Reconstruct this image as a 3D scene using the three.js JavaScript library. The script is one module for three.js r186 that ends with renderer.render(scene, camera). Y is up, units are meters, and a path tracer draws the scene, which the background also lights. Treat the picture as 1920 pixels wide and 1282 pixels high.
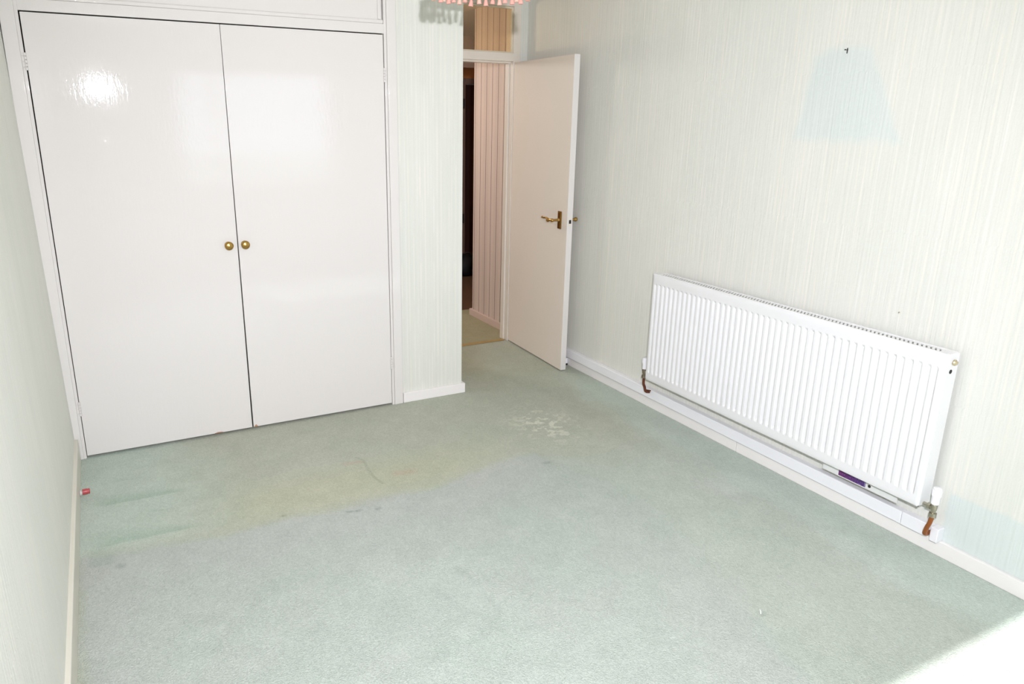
import * as THREE from 'three';
import { RoundedBoxGeometry } from 'three/addons/geometries/RoundedBoxGeometry.js';
import { mergeGeometries, toCreasedNormals } from 'three/addons/utils/BufferGeometryUtils.js';
import { RectAreaLightUniformsLib } from 'three/addons/lights/RectAreaLightUniformsLib.js';

// ------------------------------------------------------------ camera, light, exposure
const W = 1920, H = 1282;
const scene = new THREE.Scene();
const F = 1352.39, PX = 886.43, PY = 622.73, YAW = 0.475785, PITCH = -0.285296, ROLL = 0.009314;
const EYE = new THREE.Vector3(0.39825, 1.60117, 3.71016);
const camera = new THREE.PerspectiveCamera(2 * Math.atan(H / 2 / F) * 180 / Math.PI, W / H, 0.05, 60);
{
  const fwd = new THREE.Vector3(Math.sin(YAW) * Math.cos(PITCH), Math.sin(PITCH), -Math.cos(YAW) * Math.cos(PITCH));
  const right = new THREE.Vector3(Math.cos(YAW), 0, Math.sin(YAW));
  const up = new THREE.Vector3().crossVectors(right, fwd);
  const r2 = right.clone().multiplyScalar(Math.cos(ROLL)).addScaledVector(up, Math.sin(ROLL));
  const u2 = up.clone().multiplyScalar(Math.cos(ROLL)).addScaledVector(right, -Math.sin(ROLL));
  camera.matrixAutoUpdate = true;
  camera.position.copy(EYE);
  camera.quaternion.setFromRotationMatrix(new THREE.Matrix4().makeBasis(r2, u2, fwd.clone().negate()));
  camera.setViewOffset(W, H, W / 2 - PX, H / 2 - PY, W, H);
}
scene.add(camera);
const renderer = new THREE.WebGLRenderer({ antialias: true });
renderer.toneMapping = THREE.LinearToneMapping;
renderer.toneMappingExposure = 1.0;
renderer.shadowMap.enabled = true;
renderer.shadowMap.type = THREE.PCFSoftShadowMap;
RectAreaLightUniformsLib.init();

scene.background = new THREE.Color().setRGB(0.86, 0.94, 1.08);   // bright hazy sky, seen only through the window behind the camera
scene.backgroundIntensity = 2.8;

const sun = new THREE.DirectionalLight(new THREE.Color().setRGB(1.0, 0.965, 1.02), 9.5);
sun.name = 'sun';
sun.position.set(2.0 - 0.28 * 6, 1.066 * 6, 4.5 + 6);
sun.target.position.set(2.0, 0, 4.5);
sun.castShadow = true;
sun.shadow.radius = 1.6;
sun.shadow.mapSize.set(2048, 2048);
Object.assign(sun.shadow.camera, { left: -4, right: 4, top: 4, bottom: -4, near: 0.5, far: 20 });
scene.add(sun, sun.target);

// the photographer's flash: its glowing head is built further down (flash_unit)
const FLASH = new THREE.Vector3(0.516, 1.845, 3.75), FLASH_W = 0.13, FLASH_H = 0.065;
const FLASH_AIM = new THREE.Vector3(2.3, 0.3, 0.45);
const flash = new THREE.SpotLight(new THREE.Color().setRGB(1, 0.99, 1.085), 29.8, 0, 1.03, 1, 2);
flash.name = 'flash';
flash.position.set(FLASH.x, FLASH.y, FLASH.z);
flash.target.position.copy(FLASH_AIM);
flash.castShadow = true; flash.shadow.radius = 1.0; flash.shadow.mapSize.set(2048, 2048);
scene.add(flash, flash.target);
const bounce = new THREE.RectAreaLight(new THREE.Color().setRGB(1, 0.985, 1.06), 1000, FLASH_W, 0.1);   // upward fill added on the flash head, bouncing off the ceiling
bounce.name = 'flash_top';
bounce.position.set(FLASH.x, FLASH.y + FLASH_H / 2 + 0.012, FLASH.z + 0.055);
bounce.lookAt(FLASH.x + 0.25, FLASH.y + 0.9, FLASH.z - 0.55);
scene.add(bounce);

// ------------------------------------------------------------ helpers
const counts = {};
function numbered(n) { const k = counts[n] = (counts[n] ?? -1) + 1; return k ? `${n}_${String(k).padStart(3, '0')}` : n; }
function rng(seed) { let s = seed >>> 0; return () => { s = (s + 0x6D2B79F5) >>> 0; let t = s; t = Math.imul(t ^ (t >>> 15), t | 1); t ^= t + Math.imul(t ^ (t >>> 7), t | 61); return ((t ^ (t >>> 14)) >>> 0) / 4294967296; }; }
const clamp = (x, a = 0, b = 1) => Math.min(b, Math.max(a, x));
const smooth = (a, b, x) => { const t = clamp((x - a) / (b - a)); return t * t * (3 - 2 * t); };
const hash = (i, j, s) => { let h = Math.imul(i, 374761393) + Math.imul(j, 668265263) + Math.imul(s, 1274126177); h = Math.imul(h ^ (h >>> 13), 1274126177); return ((h ^ (h >>> 16)) >>> 0) / 4294967296; };
function vnoise(x, y, s = 0) { const i = Math.floor(x), j = Math.floor(y), u = x - i, v = y - j, a = u * u * (3 - 2 * u), b = v * v * (3 - 2 * v); return (hash(i, j, s) * (1 - a) + hash(i + 1, j, s) * a) * (1 - b) + (hash(i, j + 1, s) * (1 - a) + hash(i + 1, j + 1, s) * a) * b; }
const fbm = (x, y, s, o = 4) => { let r = 0, a = 0.5, t = 0; for (let k = 0; k < o; k++) { r += a * vnoise(x, y, s + k * 17); t += a; x *= 2.03; y *= 2.03; a *= 0.55; } return r / t; };

function canvasFree(w, h, fn, srgb = true) {         // a texture computed pixel by pixel; fn(u, v) -> [r, g, b] in 0..255
  const d = new Uint8Array(w * h * 4);
  for (let j = 0; j < h; j++) for (let i = 0; i < w; i++) {
    const c = fn((i + 0.5) / w, (j + 0.5) / h, i, j), k = (j * w + i) * 4;
    d[k] = clamp(c[0], 0, 255); d[k + 1] = clamp(c[1], 0, 255); d[k + 2] = clamp(c[2], 0, 255); d[k + 3] = 255;
  }
  const t = new THREE.DataTexture(d, w, h, THREE.RGBAFormat);
  t.wrapS = t.wrapT = THREE.RepeatWrapping; t.magFilter = THREE.LinearFilter; t.minFilter = THREE.LinearMipmapLinearFilter; t.generateMipmaps = true;
  if (srgb) t.colorSpace = THREE.SRGBColorSpace;
  t.needsUpdate = true;
  return t;
}
function metres(tex, w, h, x0 = 0, y0 = 0) { const t = tex; t.repeat.set(1 / w, 1 / h); t.offset.set(-x0 / w, -y0 / h); return t; }

// world-metre uv by the way each face points
function uvMetres(g) {
  const p = g.attributes.position, n = g.attributes.normal, uv = new Float32Array(p.count * 2);
  for (let i = 0; i < p.count; i++) {
    const ax = Math.abs(n.getX(i)), ay = Math.abs(n.getY(i)), az = Math.abs(n.getZ(i));
    const [u, v] = ax >= ay && ax >= az ? [p.getZ(i), p.getY(i)] : ay >= az ? [p.getX(i), p.getZ(i)] : [p.getX(i), p.getY(i)];
    uv[2 * i] = u; uv[2 * i + 1] = v;
  }
  g.setAttribute('uv', new THREE.BufferAttribute(uv, 2));
  return g;
}
function box(x0, x1, y0, y1, z0, z1, bevel = 0) {
  const w = x1 - x0, h = y1 - y0, d = z1 - z0;
  let g = bevel ? new RoundedBoxGeometry(w, h, d, 2, Math.min(bevel, w / 2.01, h / 2.01, d / 2.01)) : new THREE.BoxGeometry(w, h, d);
  if (g.index) g = g.toNonIndexed();
  g.translate((x0 + x1) / 2, (y0 + y1) / 2, (z0 + z1) / 2);
  g.clearGroups();
  return uvMetres(g);
}
function tidy(g) { let r = g.index ? g.toNonIndexed() : g; for (const k of Object.keys(r.attributes)) if (!['position', 'normal', 'uv'].includes(k)) r.deleteAttribute(k); r.clearGroups(); return r; }
function lathe(pts, axis = 'y', seg = 32, at = [0, 0, 0]) {
  const g = new THREE.LatheGeometry(pts.map(([r, y]) => new THREE.Vector2(r, y)), seg);
  if (axis === 'x') g.rotateZ(-Math.PI / 2);
  if (axis === '-x') g.rotateZ(Math.PI / 2);
  if (axis === 'z') g.rotateX(Math.PI / 2);
  g.translate(...at);
  return tidy(g);
}
function tube(pts, r, seg = 40, rad = 12) { return tidy(new THREE.TubeGeometry(new THREE.CatmullRomCurve3(pts.map(p => new THREE.Vector3(...p))), seg, r, rad, false)); }
function merge(gs) { return gs.length === 1 ? gs[0] : mergeGeometries(gs.map(tidy)); }
function mesh(name, gs, mat, parent, base) {
  const g = merge(Array.isArray(gs) ? gs : [gs]);
  if (base) g.translate(-base[0], -base[1], -base[2]);
  const m = new THREE.Mesh(g, mat);
  m.name = parent === scene ? numbered(name) : name; m.castShadow = m.receiveShadow = true;
  parent.add(m);
  return m;
}
function struct(name, gs, mat) { const m = mesh(name, gs, mat, scene); m.userData.kind = 'structure'; return m; }
function group(name, base) { const o = new THREE.Group(); o.name = numbered(name); o.position.set(...base); scene.add(o); return o; }
function thing(name, label, category, base, grp) { const o = group(name, base); o.userData.label = label; o.userData.category = category; if (grp) o.userData.group = grp; return o; }
const part = (o, name, gs, mat, label) => { const m = mesh(name, gs, mat, o, o.position.toArray()); if (label) m.userData.label = label; return m; };   // geometry given in world metres
const sub = (parentMesh, root, name, gs, mat, label) => { const m = mesh(name, gs, mat, parentMesh, root.position.toArray()); if (label) m.userData.label = label; return m; };

// ------------------------------------------------------------ the room's measures
const XW = 3.138, YC = 2.42, ZF = 4.44, ZD = -0.831, ZP = -0.935;
const XE = 2.243;                                    // end of the wall beside the wardrobe

// ------------------------------------------------------------ surfaces
const brush = metres(canvasFree(512, 512, (u, v) => { const a = fbm(u * 56, v * 14, 5, 3) * 0.75 + fbm(u * 130, v * 60, 9, 2) * 0.25; const c = 255 * a; return [c, c, c]; }, false), 0.5, 0.5);
const GLOSS = (hex, extra = {}) => new THREE.MeshPhysicalMaterial({ color: hex, roughness: 0.04, bumpMap: brush, bumpScale: 0.00024, ...extra });
const mDoorPaint = GLOSS('#e2deda');
const mTrimPaint = GLOSS('#e2deda');
const mSkirt = GLOSS('#f1edea', { roughness: 0.35 });
const mRoomDoor = GLOSS('#ebe1d5', { roughness: 0.5, specularIntensity: 0.5 });
const mRad = new THREE.MeshPhysicalMaterial({ color: '#ebebeb', roughness: 0.4 });
const mPlastic = new THREE.MeshPhysicalMaterial({ color: '#f3f3f6', roughness: 0.35, clearcoat: 0.3, clearcoatRoughness: 0.3 });
const mBrass = new THREE.MeshStandardMaterial({ color: '#b89455', metalness: 1, roughness: 0.3 });
const mBrassDark = new THREE.MeshStandardMaterial({ color: '#8f6b35', metalness: 1, roughness: 0.38 });
const mNickel = new THREE.MeshStandardMaterial({ color: '#b9b3a2', metalness: 1, roughness: 0.35 });
const mCopper = new THREE.MeshStandardMaterial({ color: '#c07a45', metalness: 0.55, roughness: 0.4, map: metres(canvasFree(64, 64, (u, v) => { const n = fbm(u * 9, v * 9, 31); return [250 - 60 * n, 245 - 70 * n, 240 - 70 * n]; }), 0.05, 0.05) });
const mDark = new THREE.MeshStandardMaterial({ color: '#2a2624', roughness: 0.8 });
const mCarcass = new THREE.MeshStandardMaterial({ color: '#5a4038', roughness: 0.8 });
const mCeiling = new THREE.MeshStandardMaterial({ color: '#f1efe9', roughness: 0.95 });

// wallpaper: pale green with broken vertical cream streaks, on the whole wall; where a picture and a cupboard stood it has not yellowed
function streaks(len, seed, pitch = 0.021) {
  const r = rng(seed), s = [];
  for (let x = 0; x < len; x += pitch * (0.6 + 0.8 * r())) s.push({ x, w: 0.0028 + 0.0022 * r(), seed: Math.floor(r() * 1e6), a: 0.5 + 0.5 * r(), warm: r() });
  return s;
}
function streakField(len, h, w, hp, seed) {          // per texel: strength of the cream streaks, and of the grey ones
  const light = new Float32Array(w * hp), dark = new Float32Array(w * hp), warm = new Float32Array(w * hp);
  for (const s of streaks(len, seed)) for (const [arr, dx, k] of [[light, 0, 1], [dark, 0.009, 0.7]]) {
    const i0 = Math.floor((s.x + dx - 0.008) / len * w), i1 = Math.ceil((s.x + dx + 0.008) / len * w);
    for (let i = Math.max(0, i0); i <= Math.min(w - 1, i1); i++) {
      const g = Math.exp(-(((i + 0.5) / w * len - s.x - dx) ** 2) / (s.w * s.w));
      for (let j = 0; j < hp; j++) { const y = (j + 0.5) / hp * h, on = smooth(0.36, 0.6, vnoise(y * 5.5, s.seed % 977, s.seed + (k < 1 ? 5 : 0))); arr[j * w + i] += g * s.a * (0.25 + 0.75 * on); if (k === 1) warm[j * w + i] += g * s.warm * on; }
    }
  }
  return { light, dark, warm };
}
function wallpaper(len, h, w, hp, seed, x0, clean, up = 0) {
  const f = streakField(len, h, w, hp, seed);
  return metres(canvasFree(w, hp, (u, v, i, j) => {
    const x = x0 + u * len, y = v * h, k = j * w + i, n = fbm(x * 6, y * 2.2, seed + 3, 3) - 0.5, fine = hash(i, j, seed) - 0.5;
    let c = [223 + up + 7 * n, 224 + up + 5 * n, 215.5 + up + 6 * n];
    const cl = clean ? clean(x, y) : 0;
    c = [c[0] - 9 * cl, c[1] - 2 * cl, c[2] + 3 * cl];
    const l = clamp(f.light[k]) * (1 - 0.85 * cl), d = clamp(f.dark[k]) * (0.55 + 0.5 * cl), wm = clamp(f.warm[k]) * (1 - cl);
    return [c[0] + 8 * l - 5 * d + 3 * wm + 3 * fine, c[1] + 6 * l - 5 * d + 3 * fine, c[2] + 8 * l - 5 * d - 3 * wm + 3 * fine];
  }), len, h, x0, 0);
}
const ribs = metres(canvasFree(512, 512, (u, v) => { const a = 0.5 * vnoise(u * 140, v * 5, 3) + 0.35 * vnoise(u * 70, v * 3, 8) + 0.15 * vnoise(u * 200, v * 120, 4); return [255 * a, 255 * a, 255 * a]; }, false), 0.6, 0.6);
const edge = (d, x, y, s) => smooth(-0.012, 0.012, d + 0.02 * (fbm(x * 22, y * 22, s, 3) - 0.5));
const cleanRight = (z, y) => {                       // a plate-shaped picture hung here; a low cupboard stood at the window end
  const l = 1.43 + (y - 1.533) * 0.19, r = 1.932 - (y - 1.534) * 0.5, t = 1.9 - 0.9 * Math.max(0, Math.abs(z - 1.66) - 0.09) ** 1.3;
  const pic = Math.min(z - l, r - z, y - 1.53 - 0.04 * Math.max(0, 1.5 - z), t - y);
  const low = Math.min(0.267 - y, z - 2.36);
  return Math.max(0.82 * smooth(-0.02, 0.035, pic + 0.02 * (fbm(z * 20, y * 20, 71, 3) - 0.5)), 0.95 * edge(low, z, y, 73));
};
const paperR = wallpaper(5.6, 2.45, 2048, 640, 101, -0.99, cleanRight);
const paperL = wallpaper(5.6, 2.45, 2048, 512, 202, -0.99, null, 9);  // same paper, lightened all over to offset weak light on the left wall
const paperB = wallpaper(1.2, 2.45, 512, 512, 303, 1.6, null);
const PAPER = map => new THREE.MeshStandardMaterial({ map, roughness: 0.72, bumpMap: ribs, bumpScale: 0.0009 });
const mPaperR = PAPER(paperR), mPaperL = PAPER(paperL), mPaperB = PAPER(paperB);

// carpet
const segD = (px, pz, a, b) => { const dx = b[0] - a[0], dz = b[1] - a[1], t = clamp(((px - a[0]) * dx + (pz - a[1]) * dz) / (dx * dx + dz * dz)); return [Math.hypot(px - a[0] - t * dx, pz - a[1] - t * dz), t]; };
const lineD = (px, pz, pts) => { let m = 9; for (let i = 0; i + 1 < pts.length; i++) m = Math.min(m, segD(px, pz, pts[i], pts[i + 1])[0]); return m; };
const cleanPoly = [[0.17, 0.93], [0.45, 0.93], [0.68, 0.99], [0.88, 0.975], [1.07, 1.0], [1.31, 1.0], [1.73, 0.985], [2.09, 0.9], [2.23, 0.9], [2.4, 1.02], [2.47, 1.26], [2.48, 1.57], [2.42, 1.88], [2.32, 2.16], [2.2, 2.45], [2.1, 2.8], [2.1, 4.6], [0.1, 4.6]];
function polyD(x, z, P) { let inside = false, m = 9; for (let i = 0, j = P.length - 1; i < P.length; j = i++) { m = Math.min(m, segD(x, z, P[j], P[i])[0]); if ((P[i][1] > z) !== (P[j][1] > z) && x < (P[j][0] - P[i][0]) * (z - P[i][1]) / (P[j][1] - P[i][1]) + P[i][0]) inside = !inside; } return inside ? m : -m; }
const CX0 = 0.1, CZ0 = -0.9, CW = 3.1, CL = 5.6;
const carpetMap = metres(canvasFree(1536, 2048, (u, v, i, j) => {
  const x = CX0 + u * CW, z = CZ0 + v * CL;
  const n1 = fbm(x * 2.6, z * 2.6, 11, 4) - 0.5, n2 = fbm(x * 14, z * 14, 12, 3) - 0.5, n3 = hash(i, j, 13) - 0.5, n4 = fbm(x * 5, z * 5, 19, 4) - 0.5;
  const d = polyD(x, z, cleanPoly) + 0.10 * n4 + 0.02 * n2;
  const cl = smooth(-0.03, x < 2.2 ? 0.05 : 0.22, d);
  const nb = smooth(0.45, 0.02, d) * smooth(-0.05, 0.05, d) * smooth(2.3, 2.0, x);
  let c = [175 + 4 * nb, 183 + nb, 174 + 3 * nb];                                                  // clean: pale blue green
  const dirt = [177, 181, 164];                                             // trodden: olive
  const lane = smooth(1.5, 2.3, x) * smooth(0.7, 1.4, z);                   // the lane between the bed and the radiator is pinker
  const tr = [dirt[0] + 2 * lane, dirt[1] + 5 * lane, dirt[2] + 11 * lane];
  // greener pile by wardrobe corner and skirting; left part lightened to offset flash falloff
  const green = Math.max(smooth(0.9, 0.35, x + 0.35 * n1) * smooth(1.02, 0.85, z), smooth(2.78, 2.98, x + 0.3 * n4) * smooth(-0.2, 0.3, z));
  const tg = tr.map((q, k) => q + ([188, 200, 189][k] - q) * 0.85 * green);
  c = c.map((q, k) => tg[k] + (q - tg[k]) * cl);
  const oliv = smooth(0.30, 0.0, Math.abs(z - 0.82 + 0.05 * n1)) * smooth(0.55, 0.95, x) * smooth(2.3, 1.6, x) * (1 - cl) + 0.8 * smooth(0.35, 0.0, Math.hypot((x - 2.5) * 1.2, (z + 0.35) * 0.7) + 0.15 * n1);
  c = [c[0] + 3 * oliv, c[1] + 1 * oliv, c[2] - 5 * oliv];
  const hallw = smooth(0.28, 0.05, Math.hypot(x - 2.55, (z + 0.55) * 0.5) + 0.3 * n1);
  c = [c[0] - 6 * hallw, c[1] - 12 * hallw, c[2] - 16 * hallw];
  // stains, drag marks, dents
  const b1 = smooth(0.03, 0.0, Math.abs((z - 0.615) - 0.1 * (x - 1.34)) + 0.02 * n2) * smooth(0.07, 0.03, Math.abs(x - 1.345));
  const b2 = smooth(0.035, 0.0, Math.abs(z - 0.82 - 0.2 * (x - 1.53)) + 0.03 * n2) * smooth(0.075, 0.03, Math.abs(x - 1.53));
  const br = 1.0 * b1 + 1.0 * b2;
  c = [c[0] + 1 * br, c[1] - 10 * br, c[2] - 9 * br];
  const crack = smooth(0.011, 0.003, lineD(x, z, [[1.375, 0.565], [1.40, 0.61], [1.388, 0.71], [1.388, 0.8], [1.402, 0.87]]) + 0.006 * n2);
  let mark = 0.2 * crack;
  const sd = (x0, x1, zz, w, a) => { const t = (x - x0) / (x1 - x0); if (t < -0.1 || t > 1.1) return 0; const dz = z - zz + 0.012 * n2 - 0.01 * t; return a * smooth(-0.1, 0.2, t) * smooth(1.1, 0.7, t) * (dz < 0 ? smooth(-w * (1.2 - t), 0, dz) : smooth(0.012, 0, dz)); };
  const dragged = Math.max(sd(0.3, 0.43, 0.32, 0.05, 0.4), sd(0.22, 0.61, 0.53, 0.12, 0.75), sd(0.22, 0.62, 0.87, 0.14, 0.7), sd(0.43, 0.5, 0.67, 0.02, 0.35), sd(0.2, 0.3, 1.0, 0.3, 0.4));
  c = [c[0] - 24 * dragged, c[1] - 16 * dragged, c[2] - 20 * dragged];
  for (const [ax, az, r0, a0] of [[1.195, 1.048, 0.022, 0.9], [1.22, 1.055, 0.02, 0.8], [1.3, 1.075, 0.02, 0.9], [0.31, 1.05, 0.026, 0.6], [2.2, 1.03, 0.03, 0.6], [0.93, 0.955, 0.016, 0.7], [1.0, 0.99, 0.012, 0.3], [2.24, 2.31, 0.02, 0.3]]) { const r = r0 * 1.5, a = a0 * 0.55; mark = Math.max(mark, a * smooth(r, r * 0.3, Math.hypot(x - ax, (z - az) * 1.4) + 0.06 * Math.abs(n2))); }
  mark = Math.max(mark, 0.08 * smooth(0.02, 0.005, lineD(x, z, [[1.42, 1.6], [1.45, 1.75], [1.44, 1.9]]) + 0.03 * n2), 0.06 * smooth(0.025, 0.005, lineD(x, z, [[1.3, 1.7], [1.34, 1.84], [1.41, 1.93]]) + 0.03 * n2), 0.06 * smooth(0.04, 0.0, lineD(x, z, [[1.17, 2.0], [1.38, 1.97]]) + 0.04 * n2));
  c = [c[0] - 62 * mark, c[1] - 60 * mark, c[2] - 58 * mark];
  // worn fluffy patch near the door
  const worn = smooth(0.30, 0.0, Math.hypot((x - 2.44) * 1.05, (z - 0.63) * 0.75)) * smooth(0.52, 0.68, fbm(x * 34 + z * 20, z * 40 - x * 12, 23, 3));
  c = [c[0] + 34 * worn, c[1] + 30 * worn, c[2] + 31 * worn];
  const g = 6 * n1 + 10 * n2 + 20 * n3 + 10 * (vnoise(x * 160, z * 120, 44) - 0.5), pk = 5 * n4;
  return [c[0] + g + pk, c[1] + g, c[2] + g + 0.6 * pk];
}), CW, CL, CX0, CZ0);
const pile = metres(canvasFree(512, 512, (u, v, i, j) => { const a = 0.6 * vnoise(u * 170, v * 170, 41) + 0.4 * hash(i, j, 42); return [255 * a, 255 * a, 255 * a]; }, false), 0.55, 0.55);
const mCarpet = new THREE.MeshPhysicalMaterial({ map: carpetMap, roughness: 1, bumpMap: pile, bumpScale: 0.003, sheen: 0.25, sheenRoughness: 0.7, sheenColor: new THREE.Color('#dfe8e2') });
const hallMap = metres(canvasFree(512, 512, (u, v, i, j) => { const x = u * 4, z = v * 4, n = fbm(x * 3, z * 3, 51) - 0.5, m = fbm(x * 16, z * 16, 52, 3) - 0.5, f = hash(i, j, 53) - 0.5, g = 14 * n + 10 * m + 8 * f; return [170 + g, 165 + g, 133 + g]; }), 4, 4);
const mHallCarpet = new THREE.MeshStandardMaterial({ map: hallMap, roughness: 1, bumpMap: pile, bumpScale: 0.003 });

// ------------------------------------------------------------ floor, walls, ceiling
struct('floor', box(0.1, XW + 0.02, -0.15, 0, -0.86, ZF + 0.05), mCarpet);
struct('floor_hall', box(1.3, 5.2, -0.15, 0, -1.8, -0.861), mHallCarpet);
struct('floor_hall_far', box(1.3, 5.2, -0.15, -0.001, -5.2, -1.801), new THREE.MeshStandardMaterial({ color: '#5e4128', roughness: 0.9, bumpMap: pile, bumpScale: 0.003 }));  // far part of the hall floor, in a darker brown
struct('ceiling', box(-0.2, 5.3, YC, YC + 0.15, -5.3, ZF + 0.3), mCeiling);
{ // left wall leans a little, as old walls do
  const g = box(-0.1, 0.157, 0, YC, -0.75, ZF + 0.25), p = g.attributes.position;
  for (let i = 0; i < p.count; i++) if (p.getX(i) > 0) p.setX(i, 0.157 - 0.0165 * p.getY(i));
  struct('wall_left', g, mPaperL);
}
struct('wall_right', box(XW, XW + 0.2, 0, YC, ZP, ZF + 0.25), mPaperR);
struct('wall_back', [box(1.852, XE, 0, YC, ZP, -0.015)], mPaperB);
struct('wall_door', [box(3.085, XW, 0, YC, ZP, ZD), box(XE, 3.085, 2.385, YC, ZP, ZD)], mPaperB);
const WX0 = 1.2, WX1 = 2.85, WY0 = 0.9, WY1 = 2.1;
struct('wall_front', [box(-0.1, WX0, 0, YC, ZF, ZF + 0.25), box(WX1, XW, 0, YC, ZF, ZF + 0.25), box(WX0, WX1, 0, WY0, ZF, ZF + 0.25), box(WX0, WX1, WY1, YC, ZF, ZF + 0.25)], new THREE.MeshStandardMaterial({ color: '#e2e5d6', roughness: 0.8, bumpMap: ribs, bumpScale: 0.0009 }));
{ // the window behind the camera
  const w = group('window_1', [(WX0 + WX1) / 2, WY0, ZF + 0.17]); w.userData.kind = 'structure';
  const z0 = ZF + 0.14, z1 = ZF + 0.2, b = 0.05, xm = 1.6;
  part(w, 'window_frame', [box(WX0, WX0 + b, WY0, WY1, z0, z1), box(WX1 - b, WX1, WY0, WY1, z0, z1), box(WX0 + b, WX1 - b, WY1 - b, WY1, z0, z1), box(WX0 + b, WX1 - b, WY0, WY0 + b, z0, z1), box(xm - 0.03, xm + 0.03, WY0 + b, WY1 - b, z0, z1)], mTrimPaint);
  const glass = new THREE.MeshPhysicalMaterial({ color: '#ffffff', roughness: 0, transmission: 1, thickness: 0, ior: 1.5 });
  for (const [a, c] of [[WX0 + b, xm - 0.03], [xm + 0.03, WX1 - b]]) part(w, 'window_pane', box(a, c, WY0 + b, WY1 - b, z0 + 0.028, z0 + 0.032), glass);
  part(w, 'window_sill', box(WX0 - 0.04, WX1 + 0.04, WY0 - 0.025, WY0 - 0.0005, ZF - 0.06, ZF - 0.001, 0.006), mTrimPaint);
}
struct('ground', box(-15, 18, -0.5, -0.35, ZF + 0.3, 40), new THREE.MeshStandardMaterial({ color: '#8d9480', roughness: 1 }));

// skirting boards
{
  const g = group('baseboard_right', [XW, 0, 1.8]); g.userData.kind = 'structure';
  for (const [a, b] of [[-0.815, 1.345], [1.3475, ZF]]) part(g, 'board', box(XW - 0.015, XW, 0, 0.062, a, b, 0.003), mSkirt);
}
{ // the left board follows the leaning wall's foot
  struct('baseboard_left', [box(0.15, 0.1705, 0, 0.112, 0.012, ZF, 0.004)], GLOSS('#dcd9cb', { roughness: 0.4 }));
}
struct('baseboard_back', [box(1.8565, XE + 0.018, 0, 0.06, -0.0155, 0.002, 0.003), box(XE - 0.001, XE + 0.018, 0, 0.06, ZD + 0.04, -0.0155, 0.003)], mSkirt);

// ------------------------------------------------------------ hall beyond the door
const stripes = metres(canvasFree(1024, 128, (u, v, i, j) => {           // pink paper printed with thin dark lines and fine pinstripes
  const z = u * 0.8, t = ((z + 0.02) / 0.0915) % 1, d = Math.abs(t - 0.5) * 0.0915, line = smooth(0.0042, 0.0022, d), pin = 0.5 + 0.5 * Math.sin(z / 0.0115 * Math.PI * 2), band = Math.floor((z + 0.02) / 0.0915) % 2;
  const g = (hash(i, j, 61) - 0.5) * 8 + 5 * band - 9 * pin * smooth(0.008, 0.014, d);
  return [217 + g - 105 * line, 200 + g - 114 * line, 189 + g - 114 * line];
}), 0.8, 0.6, -1.62, 0);
const mStripe = new THREE.MeshStandardMaterial({ map: stripes, roughness: 0.75 });
const mHallPink = new THREE.MeshStandardMaterial({ color: '#d6c0b4', roughness: 0.7 });
const mHallOchre = new THREE.MeshStandardMaterial({ color: '#9a6437', roughness: 0.85 });
{
  const g = group('wall_hall_right', [3.2, 0, -1.3]); g.userData.kind = 'structure';
  part(g, 'wallpapered_face', box(3.138, 3.3, 0, YC, -1.62, ZP - 0.001), mStripe);
  part(g, 'hall_skirting', [box(3.118, 3.138, 0, 0.056, -1.62, ZP - 0.002, 0.003), box(3.118, 3.29, 0, 0.056, -1.64, -1.6205, 0.003)], mHallPink);
}
struct('wall_hall_left', box(1.25, 1.45, 0, YC, -5.2, ZP), mHallPink);
struct('wall_hall_near', [box(3.3, 5.2, 0, YC, -1.62, -1.45), box(0.05, 1.852, 0, YC, ZP, -0.76)], mHallOchre);
struct('wall_hall_end', box(5.0, 5.2, 0, YC, -5.2, -1.63), mHallOchre);
{ // the far wall of the hall with a dark doorway
  struct('wall_hall_far', [box(1.45, 3.75, 0, YC, -3.5, -3.35), box(4.75, 5.0, 0, YC, -3.5, -3.35), box(3.75, 4.75, 2.02, YC, -3.5, -3.35)], mHallOchre);
  struct('beam_hall', box(1.45, 5.0, 2.12, YC, -3.35, -3.28), mHallPink);
  const d = group('door_2', [4.2, 0, -3.4]); d.userData.kind = 'structure';
  part(d, 'door_frame', [box(3.75, 3.925, 0, 2.02, -3.48, -3.345, 0.004), box(4.66, 4.75, 0, 2.02, -3.48, -3.345, 0.004), box(3.925, 4.66, 1.962, 2.02, -3.48, -3.345, 0.004)], new THREE.MeshStandardMaterial({ color: '#6e5a4e', roughness: 0.6 }));
  part(d, 'door_leaf', box(3.927, 4.658, 0.01, 1.96, -3.44, -3.4, 0.003), new THREE.MeshStandardMaterial({ color: '#3a1f17', roughness: 0.5 }));
  for (const y of [0.58, 1.77]) part(d, 'hinge', box(3.893, 3.912, y - 0.05, y + 0.05, -3.345, -3.337, 0.002), mDark, 'black hinge');
}

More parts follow.
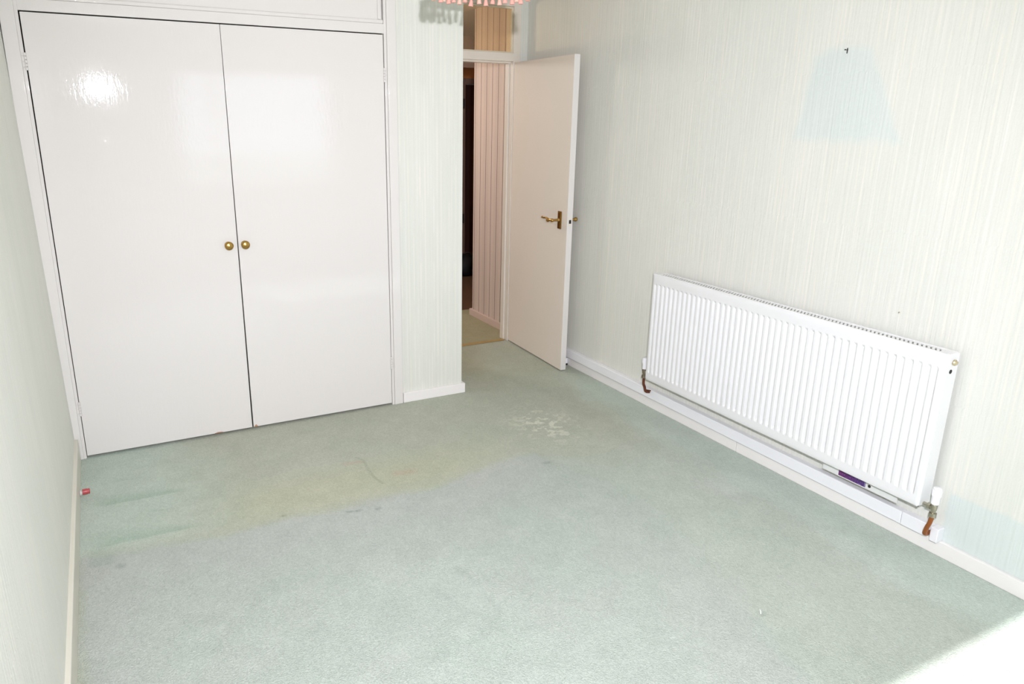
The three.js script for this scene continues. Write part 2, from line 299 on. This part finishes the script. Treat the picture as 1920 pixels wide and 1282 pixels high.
// ------------------------------------------------------------ door_1: frame, fanlight, leaf standing open against the right wall
{
  const d = group('door_1', [2.65, 0, ZD]); d.userData.kind = 'structure';
  const mFrame = GLOSS('#e8e0d4', { roughness: 0.3 }), L0 = XE, R1 = 3.086, R0 = 3.031, L1 = 2.29;
  part(d, 'door_frame', [box(L0, L1, 0, 2.385, ZP, ZD, 0.003), box(R0, R1, 0, 2.385, ZP, ZD, 0.003), box(L1, R0, 2.335, 2.385, ZP, ZD, 0.003)], mFrame);
  part(d, 'transom_bar', [box(L1, R0, 1.99, 2.045, ZP, ZD + 0.004, 0.004), box(L1, R0, 1.978, 1.991, ZP + 0.01, ZD - 0.03, 0.003)], mFrame);
  part(d, 'door_stop_bead', [box(R0 - 0.012, R0 + 0.001, 0, 1.979, ZP + 0.01, ZD - 0.045, 0.003)], mFrame);
  const mBead = GLOSS('#e6dcc4');
  part(d, 'glazing_bead', [box(R0 - 0.011, R0 + 0.001, 2.045, 2.335, -0.862, -0.844, 0.003), box(L1, R0 - 0.011, 2.322, 2.335, -0.862, -0.844, 0.003), box(L1, R0 - 0.011, 2.045, 2.053, -0.862, -0.844, 0.003)], mBead);
  part(d, 'fanlight_pane', box(L1, R0, 2.046, 2.334, -0.868, -0.864), new THREE.MeshPhysicalMaterial({ color: '#f3ead9', roughness: 0.02, transmission: 1, thickness: 0, ior: 1.5 }));
  // leaf: built from the hinge along +x, its seen face at z = 0; then turned
  const lm = new THREE.Mesh(box(0, 0.762, 0.008, 1.985, -0.04, 0, 0.002), mRoomDoor);
  lm.name = 'door_leaf'; lm.castShadow = lm.receiveShadow = true;
  lm.position.set(3.0361 - 2.65, 0, 0.004); lm.rotation.y = -1.6132;
  d.add(lm);
  const at = (name, gs, m, label) => { const q = mesh(name, gs, m, lm); if (label) q.userData.label = label; return q; };
  at('handle_plate', [box(0.658, 0.698, 0.941, 1.053, 0.0005, 0.008, 0.003), box(0.664, 0.692, 0.948, 1.046, 0.0075, 0.0105, 0.0025)], mBrassDark, 'brass handle plate');
  at('lever_handle', [lathe([[0, 0], [0.013, 0], [0.013, 0.006], [0.008, 0.01], [0.0075, 0.04], [0.011, 0.044], [0.011, 0.056], [0, 0.06]], 'z', 24, [0.678, 0.998, 0.009]),
    tube([[0.678, 0.998, 0.06], [0.655, 0.998, 0.062], [0.635, 0.994, 0.062]], 0.0085, 16), new THREE.SphereGeometry(0.0135, 20, 14).translate(0.632, 0.995, 0.062),
    tube([[0.632, 0.995, 0.062], [0.615, 1.005, 0.062], [0.595, 1.006, 0.061], [0.57, 1.002, 0.058], [0.552, 1.004, 0.056]], 0.0058, 30), new THREE.SphereGeometry(0.0085, 18, 12).scale(1.3, 0.8, 1).translate(0.548, 1.004, 0.056)].map(tidy), mBrass, 'curved brass lever');
  at('handle_plate', [box(0.658, 0.698, 0.941, 1.053, -0.048, -0.0405, 0.003)], mBrassDark);
  at('lever_handle', [lathe([[0, 0], [0.013, 0], [0.013, 0.006], [0.008, 0.01], [0.0075, 0.05], [0.012, 0.054], [0.014, 0.064], [0.010, 0.07], [0, 0.071]].map(([r, y]) => [r, -y]), 'z', 24, [0.69, 0.998, -0.048]), tube([[0.69, 0.998, -0.108], [0.63, 0.996, -0.109], [0.57, 1.002, -0.107]], 0.006, 20)], mBrass);
  at('edge_strip', [box(0.762, 0.7628, 0.0085, 1.9845, -0.0395, -0.0005, 0.0003)], mTrimPaint, 'white lipping on the leading edge');
  at('latch', [box(0.7615, 0.7636, 0.965, 1.03, -0.031, -0.009, 0.0005)], GLOSS('#e4ddd2'));
  at('latch_bolt', [box(0.762, 0.7665, 0.983, 1.006, -0.028, -0.013, 0.001)], mDark, 'dark latch bolt');
  for (const y of [0.25, 1.0, 1.75]) at('hinge', [lathe([[0, 0], [0.006, 0], [0.006, 0.08], [0, 0.08]], 'y', 12, [-0.004, y - 0.04, -0.043])], mBrassDark);
}
{
  const t = thing('threshold_strip', 'narrow tan metal carpet strip lying across the open doorway', 'threshold strip', [2.65, 0, -0.858]);
  const g = box(2.291, 3.016, 0.0005, 0.009, -0.876, -0.84, 0.004);
  part(t, 'strip', g, new THREE.MeshStandardMaterial({ color: '#b79a64', metalness: 0.35, roughness: 0.5 }));
}

// ------------------------------------------------------------ fitted wardrobe
{
  const x0 = 0.1969, xm = 0.9888, x1 = 1.7836, top = 2.0175;
  const t = thing('fitted_wardrobe', 'built-in wardrobe with two tall glossy white doors filling the end wall', 'wardrobe', [1.0, 0, -0.3]);
  part(t, 'carcass', [box(0.16, 0.178, 0, YC - 0.01, -0.73, -0.03), box(1.83, 1.848, 0, YC - 0.01, -0.73, -0.03), box(0.178, 1.83, 0, YC - 0.01, -0.748, -0.73), box(0.178, 1.83, 2.03, 2.048, -0.73, -0.03)], mCarcass);
  // frame: outer architrave, inner lining a step back, rail
  part(t, 'frame', [box(0.128, 0.183, 0, YC, -0.03, 0.007, 0.004), box(0.1825, x0 - 0.0012, 0, YC, -0.03, 0.001, 0.002), box(1.8005, 1.8515, 0, YC, -0.03, 0.007, 0.004), box(x1 + 0.0022, 1.8, 0, YC, -0.03, 0.001, 0.002), box(x0 - 0.002, x1 + 0.003, top + 0.0025, 2.066, -0.03, 0.001, 0.002)], mTrimPaint);
  part(t, 'panel_bead', [box(x0 - 0.002, x1 + 0.003, 2.066, 2.086, -0.028, -0.003, 0.006), box(1.758, 1.7775, 2.086, YC - 0.02, -0.028, -0.003, 0.006), box(0.203, 0.2225, 2.086, YC - 0.02, -0.028, -0.003, 0.006)], mTrimPaint);
  part(t, 'top_panel', box(0.2, 1.782, 2.07, YC - 0.003, -0.028, -0.012, 0.001), mDoorPaint);
  const knob = x => [lathe([[0, 0], [0.0175, 0], [0.0185, 0.002], [0.017, 0.004], [0.009, 0.006], [0.008, 0.014], [0.012, 0.018], [0.0195, 0.022], [0.0212, 0.027], [0.019, 0.032], [0.013, 0.0355], [0.0115, 0.035], [0.006, 0.0372], [0, 0.0378]], 'z', 36, [x, 0.998, 0.0003])];
  const hinge = (x, y, s) => { const gs = []; for (let k = 0; k < 5; k++) gs.push(lathe([[0, 0], [0.0052, 0.0005], [0.0056, 0.002], [0.0056, 0.0118], [0.0052, 0.0133], [0, 0.0138]], 'y', 14, [x, y - 0.036 + k * 0.0142, 0.003])); gs.push(box(Math.min(x, x + s * 0.012), Math.max(x, x + s * 0.012), y - 0.036, y + 0.034, 0.0008, 0.0026, 0.0005)); for (const dy of [-0.024, 0, 0.022]) gs.push(lathe([[0, 0], [0.0026, 0], [0.002, 0.0012], [0, 0.0014]], 'z', 10, [x + s * 0.0085, y + dy, 0.0026])); return gs; };
  for (const [a, b, kx, hx, s] of [[x0 + 0.0026, xm - 0.0022, 0.943, x0 + 0.0006, -1], [xm + 0.0024, x1 - 0.0016, 1.022, x1 + 0.0006, 1]]) {
    const dg = box(a, b, 0.013, top - 0.0026, -0.022, 0, 0.0015), dp = dg.attributes.position;      // both doors have dropped a little: the gap between them widens downwards
    for (let i = 0; i < dp.count; i++) dp.setX(i, dp.getX(i) - s * 0.0013 * (dp.getY(i) - 1));
    const dr = part(t, 'door', dg, mDoorPaint);
    sub(dr, t, 'knob', knob(kx), mBrass, 'round turned brass knob');
    for (const y of [1.822, 0.26]) sub(dr, t, 'hinge', hinge(hx, y, s), mTrimPaint);
    if (s > 0) sub(dr, t, 'chipped_edge', (() => { const sh = new THREE.Shape([[0, 0], [0.022, 0], [0.017, 0.006], [0.011, 0.013], [0.006, 0.009]].map(p => new THREE.Vector2(...p))); return [tidy(new THREE.ExtrudeGeometry(sh, { depth: 0.0008, bevelEnabled: false }).translate(a + 0.004, 0.0132, 0.0001))]; })(), new THREE.MeshStandardMaterial({ color: '#b98d6c', roughness: 0.9 }), 'chip of bare wood at the lower corner');
    else sub(dr, t, 'chipped_edge', [tidy(new THREE.ExtrudeGeometry(new THREE.Shape([[0, 0], [0.05, 0], [0.04, 0.004], [0.02, 0.006], [0.008, 0.003]].map(p => new THREE.Vector2(...p))), { depth: 0.0008, bevelEnabled: false }).translate(0.79, 0.0132, 0.0001))], new THREE.MeshStandardMaterial({ color: '#a3765a', roughness: 0.9 }), 'chip of bare wood on the lower edge');
  }
}

// ------------------------------------------------------------ radiator
{
  const xf = 3.0383, za = 0.727, zb = 2.304, y0 = 0.2017, y1 = 0.8103;
  const t = thing('radiator', 'long white ribbed panel radiator hung low on the green wall', 'radiator', [3.09, y0, (za + zb) / 2]);
  // front sheet: pressed flutes with rounded ends
  const nF = 46, per = (zb - za - 0.05) / nF, zs = [], ys = [];
  zs.push(za, za + 0.004, za + 0.012, za + 0.02);
  for (let k = 0; k < nF; k++) for (let s = 0; s < 12; s++) zs.push(za + 0.025 + (k + s / 12) * per);
  zs.push(zb - 0.025, zb - 0.02, zb - 0.012, zb - 0.004, zb);
  const ya = y0 + 0.043, yb = y1 - 0.05;
  ys.push(y0, y0 + 0.004, y0 + 0.02, ya - 0.012);
  for (let s = 0; s <= 8; s++) ys.push(ya - 0.01 + 0.03 * s / 8);
  for (let s = 1; s < 8; s++) ys.push(ya + 0.02 + (yb - ya - 0.04) * s / 8);
  for (let s = 0; s <= 8; s++) ys.push(yb - 0.02 + 0.03 * s / 8);
  ys.push(yb + 0.012, y1 - 0.02, y1 - 0.004, y1);
  const pos = [], idx = [];
  for (const y of ys) for (const z of zs) {
    let h = 0;
    const q = (z - za - 0.025) / per, ph = q - Math.floor(q);
    if (q > 0 && q < nF) {
      const rib = smooth(0.06, 0.3, ph) * smooth(0.94, 0.7, ph), w = Math.sin(Math.PI * clamp(ph));
      const e = smooth(ya - 0.006 + 0.008 * (1 - w), ya + 0.012, y) * smooth(yb + 0.006 - 0.008 * (1 - w), yb - 0.012, y);
      h = -0.0085 * (1 - rib) * e + 0.0008 * rib * e;
    }
    const rim = Math.max(smooth(0.005, 0, y - y0), smooth(0.005, 0, y1 - y), smooth(0.005, 0, z - za), smooth(0.005, 0, zb - z));
    pos.push(xf - h + 0.005 * rim, y, z);
  }
  const nz = zs.length;
  for (let j = 0; j + 1 < ys.length; j++) for (let i = 0; i + 1 < nz; i++) { const a = j * nz + i, b = a + 1, c = a + nz, d = c + 1; idx.push(a, b, c, b, d, c); }
  const fg = new THREE.BufferGeometry(); fg.setAttribute('position', new THREE.Float32BufferAttribute(pos, 3)); fg.setIndex(idx); fg.computeVertexNormals(); uvMetres(fg);
  part(t, 'front_panel', [tidy(fg), box(xf + 0.0085, xf + 0.012, y0 + 0.002, y1 - 0.002, za + 0.002, zb - 0.002), box(xf + 0.004, xf + 0.0095, y0, y0 + 0.004, za, zb), box(xf + 0.004, xf + 0.0095, y1 - 0.004, y1, za, zb), box(xf + 0.004, xf + 0.0095, y0, y1, za, za + 0.004), box(xf + 0.004, xf + 0.0095, y0, y1, zb - 0.004, zb)], mRad);
  // convector fins behind the panel: a folded sheet
  const fins = []; for (let k = 0; k < 60; k++) { const z = za + 0.03 + k * (zb - za - 0.06) / 59; fins.push(box(xf + 0.012, xf + 0.058, y0 + 0.05, y1 - 0.03, z - 0.0006, z + 0.0006)); }
  const cf = part(t, 'convector', fins, mRad); cf.userData.kind = 'stuff';
  part(t, 'back_rail', [box(xf + 0.058, xf + 0.066, y0 + 0.02, y0 + 0.06, za + 0.01, zb - 0.01, 0.002), box(xf + 0.058, xf + 0.066, y1 - 0.07, y1 - 0.03, za + 0.01, zb - 0.01, 0.002)], mRad);
  for (const [a, b] of [[za - 0.003, za + 0.001], [zb - 0.001, zb + 0.003]]) part(t, 'side_cover', [box(xf + 0.004, xf + 0.07, y0 + 0.004, y1 + 0.002, a, b, 0.0018)], mRad);
  // top grille: two rails and slanting slats
  const gr = [box(xf + 0.001, xf + 0.014, y1 - 0.006, y1 + 0.003, za, zb, 0.003), box(xf + 0.058, xf + 0.07, y1 - 0.006, y1 + 0.003, za, zb, 0.003)];
  for (let k = 0; k < 88; k++) { const z = za + 0.04 + k * (zb - za - 0.08) / 87; const g = box(-0.0235, 0.0235, -0.0012, 0.0012, -0.0045, 0.0045); g.rotateY(0.5); g.translate(xf + 0.036, y1 + 0.0005, z); gr.push(g); }
  for (const z of [za, zb - 0.04]) gr.push(box(xf + 0.012, xf + 0.06, y1 - 0.003, y1 + 0.002, z, z + 0.04));
  part(t, 'top_grille', gr, mRad);
  for (const z of [za + 0.2, zb - 0.2]) part(t, 'wall_bracket', [box(xf + 0.064, XW - 0.0005, y0 + 0.05, y1 - 0.06, z - 0.02, z + 0.02, 0.002)], mRad);
  part(t, 'bleed_valve', [lathe([[0, 0], [0.011, 0], [0.011, 0.006], [0.007, 0.007], [0.007, 0.012], [0, 0.012]], 'z', 18, [xf + 0.04, y1 - 0.032, zb + 0.0025])], new THREE.MeshStandardMaterial({ color: '#d3c6a6', metalness: 0.8, roughness: 0.4 }), 'small brass bleed valve');
  part(t, 'end_hole', [lathe([[0, 0], [0.008, 0], [0.008, 0.0016], [0, 0.0016]], 'z', 18, [xf + 0.03, y1 - 0.066, zb + 0.0025])], mDark, 'dark round hole in the end cover');
}
// product strip hanging under the radiator
{
  const t = thing('product_tag', 'white card strip with a purple print hanging under the radiator', 'tag', [3.085, 0.16, 2.03]);
  const prism = (za, zb, x, th, top, bot) => { const s = new THREE.Shape([[za, bot(za)], [zb, bot(zb)], [zb, top(zb)], [za, top(za)]].map(p => new THREE.Vector2(...p))); const g = new THREE.ExtrudeGeometry(s, { depth: th, bevelEnabled: false }); g.applyMatrix4(new THREE.Matrix4().set(0, 0, 1, x, 0, 1, 0, 0, 1, 0, 0, 0, 0, 0, 0, 1)); return tidy(g); };
  const flip = g => { const p = g.attributes.position, n = g.attributes.normal; for (let i = 0; i < p.count; i += 3) for (const a of [p, n]) { const q = [a.getX(i + 1), a.getY(i + 1), a.getZ(i + 1)]; a.setXYZ(i + 1, a.getX(i + 2), a.getY(i + 2), a.getZ(i + 2)); a.setXYZ(i + 2, ...q); } g.computeVertexNormals(); return g; };
  const top = z => 0.205, bot = z => 0.151;
  const card = part(t, 'card', [flip(prism(1.86, 2.2, 3.086, 0.0015, top, bot))], new THREE.MeshPhysicalMaterial({ color: '#e6e7e4', roughness: 0.4 }));
  const print = metres(canvasFree(128, 32, (u, v, i, j) => { const e = u > 0.955 ? 1 : 0, word = vnoise(u * 60, Math.floor(v * 3) * 7.3, 91) > 0.62 && Math.abs((v * 3) % 1 - 0.5) < 0.2 && u < 0.93; const k = u; const c = [98 - 26 * k, 34 + 16 * k, 98 + 18 * k]; const l = word ? 45 : 0; return [c[0] + l + e * 60, c[1] + l + e * 70, c[2] + l + e * 50]; }), 0.125, 0.025, 1.937, 0.155);
  const pr = part(t, 'purple_print', [flip(prism(1.937, 2.062, 3.0852, 0.0006, z => 0.180, z => 0.155))].map(uvMetres), new THREE.MeshStandardMaterial({ map: print, roughness: 0.5 }), 'purple printed band');
  part(t, 'hanging_hole', [tidy(new THREE.CylinderGeometry(0.0065, 0.0065, 0.001, 20).rotateZ(Math.PI / 2).translate(3.0854, 0.168, 2.079))], mDark, 'dark hanging hole');
}
// pipe trunking
{
  const xt = 3.105, y0 = 0.0625, y1 = 0.118;
  const t = thing('pipe_trunking', 'white plastic pipe trunking running along the skirting below the radiator', 'trunking', [3.12, y0, 1.1]);
  part(t, 'cover', box(xt, XW - 0.0005, y0, y1, -0.8, 2.215, 0.004), mPlastic);
  part(t, 'cover', box(xt - 0.0012, XW - 0.0005, y0 - 0.0003, y1 + 0.001, 2.2165, 2.318, 0.004), mPlastic, 'short end length of cover');
  part(t, 'end_cap', box(xt - 0.008, XW - 0.0005, y0 - 0.002, y1 + 0.002, 2.336, 2.366, 0.004), mPlastic, 'square white end cap');
  part(t, 'backing', box(XW - 0.012, XW - 0.0005, y0, y1, 2.318, 2.336), mPlastic);
}
// radiator valves
function valve(z, s, label, copper, rusty, capY, drop) {
  const x = 3.07, t = thing('radiator_valve', label, 'valve', [x, 0.1, z]);
  const cy = capY;
  const capPts = [[0, 0], [0.013, 0], [0.0145, 0.003], [0.0145, 0.03], [0.0155, 0.033], [0.0155, 0.062], [0.0135, 0.068], [0, 0.069]];
  const c = part(t, 'cap', [lathe(capPts, 'y', 28, [x, cy, z])], mPlastic, 'white plastic cap');
  const ridges = []; for (let k = 0; k < 14; k++) { const a = k / 14 * Math.PI * 2; ridges.push(box(-0.0012, 0.0012, 0, 0.024, -0.001, 0.001).translate(x + 0.0156 * Math.cos(a), cy + 0.036, z + 0.0156 * Math.sin(a))); }
  sub(c, t, 'grip_ribs', ridges, mPlastic);
  const hex = (r, h, y) => tidy(new THREE.CylinderGeometry(r, r, h, 6).translate(x, y, z));
  part(t, 'body', [lathe([[0, -0.055], [0.0085, -0.055], [0.0085, -0.03], [0.011, -0.022], [0.011, -0.004], [0.008, 0], [0, 0.001]], 'y', 24, [x, cy, z]), hex(0.0145, 0.016, cy - 0.045), hex(0.0125, 0.01, cy - 0.008)], rusty ? new THREE.MeshStandardMaterial({ color: '#8d8270', metalness: 0.7, roughness: 0.5 }) : mNickel, 'dull metal valve body');
  const ty = cy - 0.016;
  part(t, 'tail', [lathe([[0, 0], [0.0085, 0], [0.0085, 0.012], [0.013, 0.012], [0.013, 0.024], [0.008, 0.025], [0.008, 0.043], [0, 0.043]], 'z', 6, [x, ty, 0]).applyMatrix4(s > 0 ? new THREE.Matrix4().makeTranslation(0, 0, z) : new THREE.Matrix4().set(1, 0, 0, 0, 0, 1, 0, 0, 0, 0, -1, z, 0, 0, 0, 1)), ].map(g => { if (s < 0) { g.computeVertexNormals(); } return g; }), mNickel);
  part(t, 'pipe', drop(x, cy, z), copper, 'bare copper pipe bending into the trunking');
}
const mRust = new THREE.MeshStandardMaterial({ color: '#7d4a31', roughness: 0.75, metalness: 0.3, map: mCopper.map });
valve(0.682, 1, 'left radiator valve nearest the open door, with a ribbed cap and rusty pipe', mRust, true, 0.243, (x, cy, z) => [tube([[x, cy - 0.05, z], [x, cy - 0.09, z + 0.002], [x + 0.006, cy - 0.11, z + 0.006], [x + 0.012, cy - 0.135, z + 0.012], [x + 0.04, cy - 0.142, z + 0.016]], 0.0075, 30), tube([[x + 0.016, cy - 0.128, z + 0.012], [x + 0.012, cy - 0.118, z + 0.05]], 0.004, 6)]);
valve(2.347, -1, 'right radiator valve at the window end, with a plain white cap and shiny copper pipe', mCopper, false, 0.228, (x, cy, z) => [tube([[x, cy - 0.05, z], [x - 0.002, cy - 0.08, z - 0.003], [x + 0.001, cy - 0.105, z - 0.011], [x + 0.006, cy - 0.128, z - 0.017], [x + 0.014, cy - 0.141, z - 0.02], [x + 0.053, cy - 0.144, z - 0.02]], 0.0082, 34)]);

// ------------------------------------------------------------ small things
{
  const n = thing('picture_nail', 'small dark nail left in the wall above the pale picture patch', 'nail', [XW, 1.886, 1.646]);
  part(n, 'shank', [lathe([[0, -0.004], [0.0013, -0.004], [0.0013, 0.016], [0, 0.016]], '-x', 10, [XW, 1.886, 1.646])], mDark);
  part(n, 'head', [lathe([[0, 0.0155], [0.0024, 0.0155], [0.0024, 0.018], [0, 0.018]], '-x', 14, [XW, 1.886, 1.646]), box(XW - 0.005, XW - 0.002, 1.872, 1.893, 1.6445, 1.6478, 0.001)], mDark);
  const m = thing('picture_nail', 'tiny pale nail head in the wall just above the radiator', 'nail', [XW, 0.896, 2.043]);
  part(m, 'shank', [lathe([[0, -0.004], [0.001, -0.004], [0.001, 0.006], [0, 0.006]], '-x', 10, [XW, 0.896, 2.043])], mNickel);
  part(m, 'head', [lathe([[0, 0.0055], [0.003, 0.0055], [0.0028, 0.007], [0, 0.0075]], '-x', 12, [XW, 0.896, 2.043])], mNickel);
}
{
  const x = 0.1707, y = 0.035, z = 0.44;
  const t = thing('capped_stub', 'small red-capped stub sticking out of the left skirting board', 'stub', [x, y, z]);
  part(t, 'collar', [lathe([[0, 0], [0.012, 0], [0.012, 0.006], [0.009, 0.008], [0.009, 0.02], [0, 0.02]], 'x', 20, [x, y, z])], new THREE.MeshStandardMaterial({ color: '#cfc9c4', roughness: 0.4 }), 'pale collar');
  part(t, 'cap', [lathe([[0, 0.012], [0.0125, 0.012], [0.013, 0.014], [0.013, 0.03], [0.011, 0.032], [0.012, 0.034], [0.012, 0.039], [0.009, 0.041], [0, 0.041]], 'x', 22, [x, y + 0.002, z])], new THREE.MeshPhysicalMaterial({ color: '#b5484c', roughness: 0.35, clearcoat: 0.5 }), 'red plastic cap');
}
{
  const t = thing('door_stop', 'small white stop block on the skirting behind the open door', 'door stop', [3.11, 0.0005, -0.17]);
  part(t, 'block', [box(3.098, 3.1225, 0.012, 0.052, -0.185, -0.155, 0.004)], mPlastic);
  part(t, 'foot', [box(3.096, 3.1225, 0.0005, 0.0115, -0.187, -0.153, 0.001)], mDark);
}
{
  const t = thing('carpet_fluff', 'tiny pale scrap lying on the carpet in front of the radiator', 'fluff', [2.24, 0, 2.3]);
  part(t, 'scrap', [tube([[2.232, 0.002, 2.308], [2.237, 0.004, 2.303], [2.242, 0.004, 2.297], [2.246, 0.002, 2.292]], 0.0022, 14, 8)], new THREE.MeshStandardMaterial({ color: '#e8ece6', roughness: 0.9 }));
}

// ------------------------------------------------------------ pendant lampshade with tassel fringe
{
  const cx = 1.695, cz = 1.24, R = 0.178, yb = 2.072;
  const t = thing('pendant_lampshade', 'ceiling lampshade with pink tassel fringe hanging at the top edge', 'lampshade', [cx, yb, cz]);
  const mShade = new THREE.MeshPhysicalMaterial({ color: '#f6ecdc', roughness: 0.9, transmission: 0.6, thickness: 0, side: THREE.DoubleSide });
  const pts = []; for (let k = 0; k <= 14; k++) { const s = k / 14; pts.push([R - 0.115 * s - 0.035 * Math.sin(Math.PI * s), 0.2 * s]); }
  part(t, 'shade', [lathe(pts, 'y', 64, [cx, yb, cz])], mShade);
  const mPink = new THREE.MeshPhysicalMaterial({ color: '#f0b3a6', roughness: 0.85, transmission: 0.2, thickness: 0 });
  const mPink2 = new THREE.MeshPhysicalMaterial({ color: '#f3c4b4', roughness: 0.85, transmission: 0.2, thickness: 0 });
  part(t, 'braid', [tidy(new THREE.TorusGeometry(R, 0.006, 10, 80).rotateX(Math.PI / 2).translate(cx, yb + 0.002, cz))], mPink, 'pink braid');
  part(t, 'wire_ring', [tidy(new THREE.TorusGeometry(0.06, 0.002, 8, 40).rotateX(Math.PI / 2).translate(cx, yb + 0.2, cz))].concat([0, 1, 2].map(k => tube([[cx, yb + 0.2, cz], [cx + 0.06 * Math.cos(k * 2.094), yb + 0.2, cz + 0.06 * Math.sin(k * 2.094)]], 0.002, 4, 6))), mNickel);
  const N = 44, r = rng(7), tas = tidy(new THREE.LatheGeometry([[0, 0.002], [0.0022, 0], [0.0022, -0.010], [0.0055, -0.013], [0.0062, -0.017], [0.0045, -0.021], [0.0065, -0.028], [0.0095, -0.042], [0.0085, -0.0435], [0, -0.042]].map(p => new THREE.Vector2(...p)), 10));
  for (let k = 0; k < N; k++) { const a = k / N * Math.PI * 2 + 0.03 * (r() - 0.5), m = new THREE.Mesh(tas, k % 3 ? mPink : mPink2); m.name = 'tassel'; m.castShadow = m.receiveShadow = true; m.position.set(R * Math.cos(a), -0.002 - 0.006 * r() - (k % 2) * 0.006, R * Math.sin(a)); m.rotation.set(0.2 * (r() - 0.5), 0, 0.2 * (r() - 0.5)); t.add(m); }
  part(t, 'lamp_holder', [lathe([[0, 0], [0.018, 0], [0.02, 0.01], [0.02, 0.05], [0.012, 0.07], [0, 0.07]], 'y', 20, [cx, yb + 0.17, cz])], mPlastic);
  part(t, 'flex', [tube([[cx, yb + 0.235, cz], [cx, YC - 0.02, cz]], 0.003, 6, 8)], mPlastic);
  part(t, 'ceiling_rose', [lathe([[0, 0.03], [0.04, 0.03], [0.038, 0.012], [0.02, 0], [0, 0]], 'y', 28, [cx, YC - 0.031, cz])], mPlastic);
}

// ------------------------------------------------------------ dark things seen through the far doorway
{
  const t = thing('black_bag', 'black bag slumped on the floor in the dark beyond the hall', 'bag', [3.82, 0, -3.15]);
  const s = new THREE.SphereGeometry(1, 28, 20), p = s.attributes.position;
  for (let i = 0; i < p.count; i++) { const x = p.getX(i), y = p.getY(i), z = p.getZ(i), w = 1 + 0.08 * Math.sin(5 * x + 3 * z) * (1 - y * y); p.setXYZ(i, x * 0.19 * w * (1 - 0.12 * y), 0.1 + (y < -0.8 ? -0.8 : y) * 0.125, z * 0.13 * w); }
  s.computeVertexNormals(); s.translate(3.82, 0, -3.15);
  part(t, 'body', [tidy(s)], new THREE.MeshStandardMaterial({ color: '#121214', roughness: 0.7 }));
  part(t, 'strap', [tube([[3.72, 0.16, -3.1], [3.76, 0.235, -3.08], [3.85, 0.25, -3.08], [3.92, 0.17, -3.1]], 0.008, 30)], mDark);
}
// unseen lamp added to brighten the hall; a gleam on the door suggests it
{
  const cx = 1.7, cz = -2.2, cy = 2.06;
  const t = thing('unseen_hall_lamp', 'unseen opal glass ceiling lamp added to brighten the hall outside the door', 'lamp', [cx, cy, cz]);
  part(t, 'glass_globe', [tidy(new THREE.SphereGeometry(0.09, 28, 20).translate(cx, cy, cz))], new THREE.MeshStandardMaterial({ color: '#fff3e0', emissive: '#ffd9a8', emissiveIntensity: 2, roughness: 0.4 }));
  part(t, 'flex', [tube([[cx, cy + 0.088, cz], [cx, YC - 0.001, cz]], 0.004, 4, 8)], mPlastic);
  const l = new THREE.PointLight(new THREE.Color().setRGB(1, 0.98, 0.93), 2.3); l.name = 'unseen_hall_lamp_bulb'; l.position.set(cx, cy, cz); l.castShadow = true; l.shadow.radius = 3; scene.add(l);
}
// ------------------------------------------------------------ the flash on its stand, beside the camera
{
  const t = thing('flash_unit', 'small photographic flash on a slim stand beside the camera', 'flash', [FLASH.x, 0, FLASH.z + 0.06]);
  const aim = new THREE.Group(); aim.position.copy(FLASH); aim.lookAt(FLASH_AIM); aim.updateMatrix();
  const put = g => tidy(g).applyMatrix4(aim.matrix);
  const body = new THREE.MeshStandardMaterial({ color: '#1c1c1e', roughness: 0.6 });
  part(t, 'head', [put(box(-0.075, 0.075, -0.042, 0.042, -0.12, -0.022, 0.008)), put(box(-0.045, 0.045, -0.17, -0.042, -0.1, -0.04, 0.008))], body);
  part(t, 'flash_lamp', [put(box(-FLASH_W / 2, FLASH_W / 2, -FLASH_H / 2, FLASH_H / 2, -0.0215, -0.008, 0.003))].concat([tidy(box(-FLASH_W / 2, FLASH_W / 2, -0.05, 0.05, -0.016, -0.004, 0.003)).applyMatrix4((() => { const q = new THREE.Group(); q.position.copy(bounce.position); q.lookAt(FLASH.x + 0.25, FLASH.y + 0.9, FLASH.z - 0.55); q.updateMatrix(); return q.matrix; })())]), new THREE.MeshStandardMaterial({ color: '#ffffff', emissive: '#ffffff', emissiveIntensity: 3, roughness: 0.4 }));
  const sx = FLASH.x, sz = FLASH.z + 0.065;
  part(t, 'pole', [tube([[sx, 0.25, sz], [sx, 1.69, sz]], 0.011, 6)], body);
  for (let k = 0; k < 3; k++) { const a = k * 2.094 + 1.2; part(t, 'leg', [tube([[sx, 0.5, sz], [sx + 0.3 * Math.cos(a), 0.009, sz + 0.3 * Math.sin(a)]], 0.008, 6)], body); }
}

renderer.render(scene, camera);
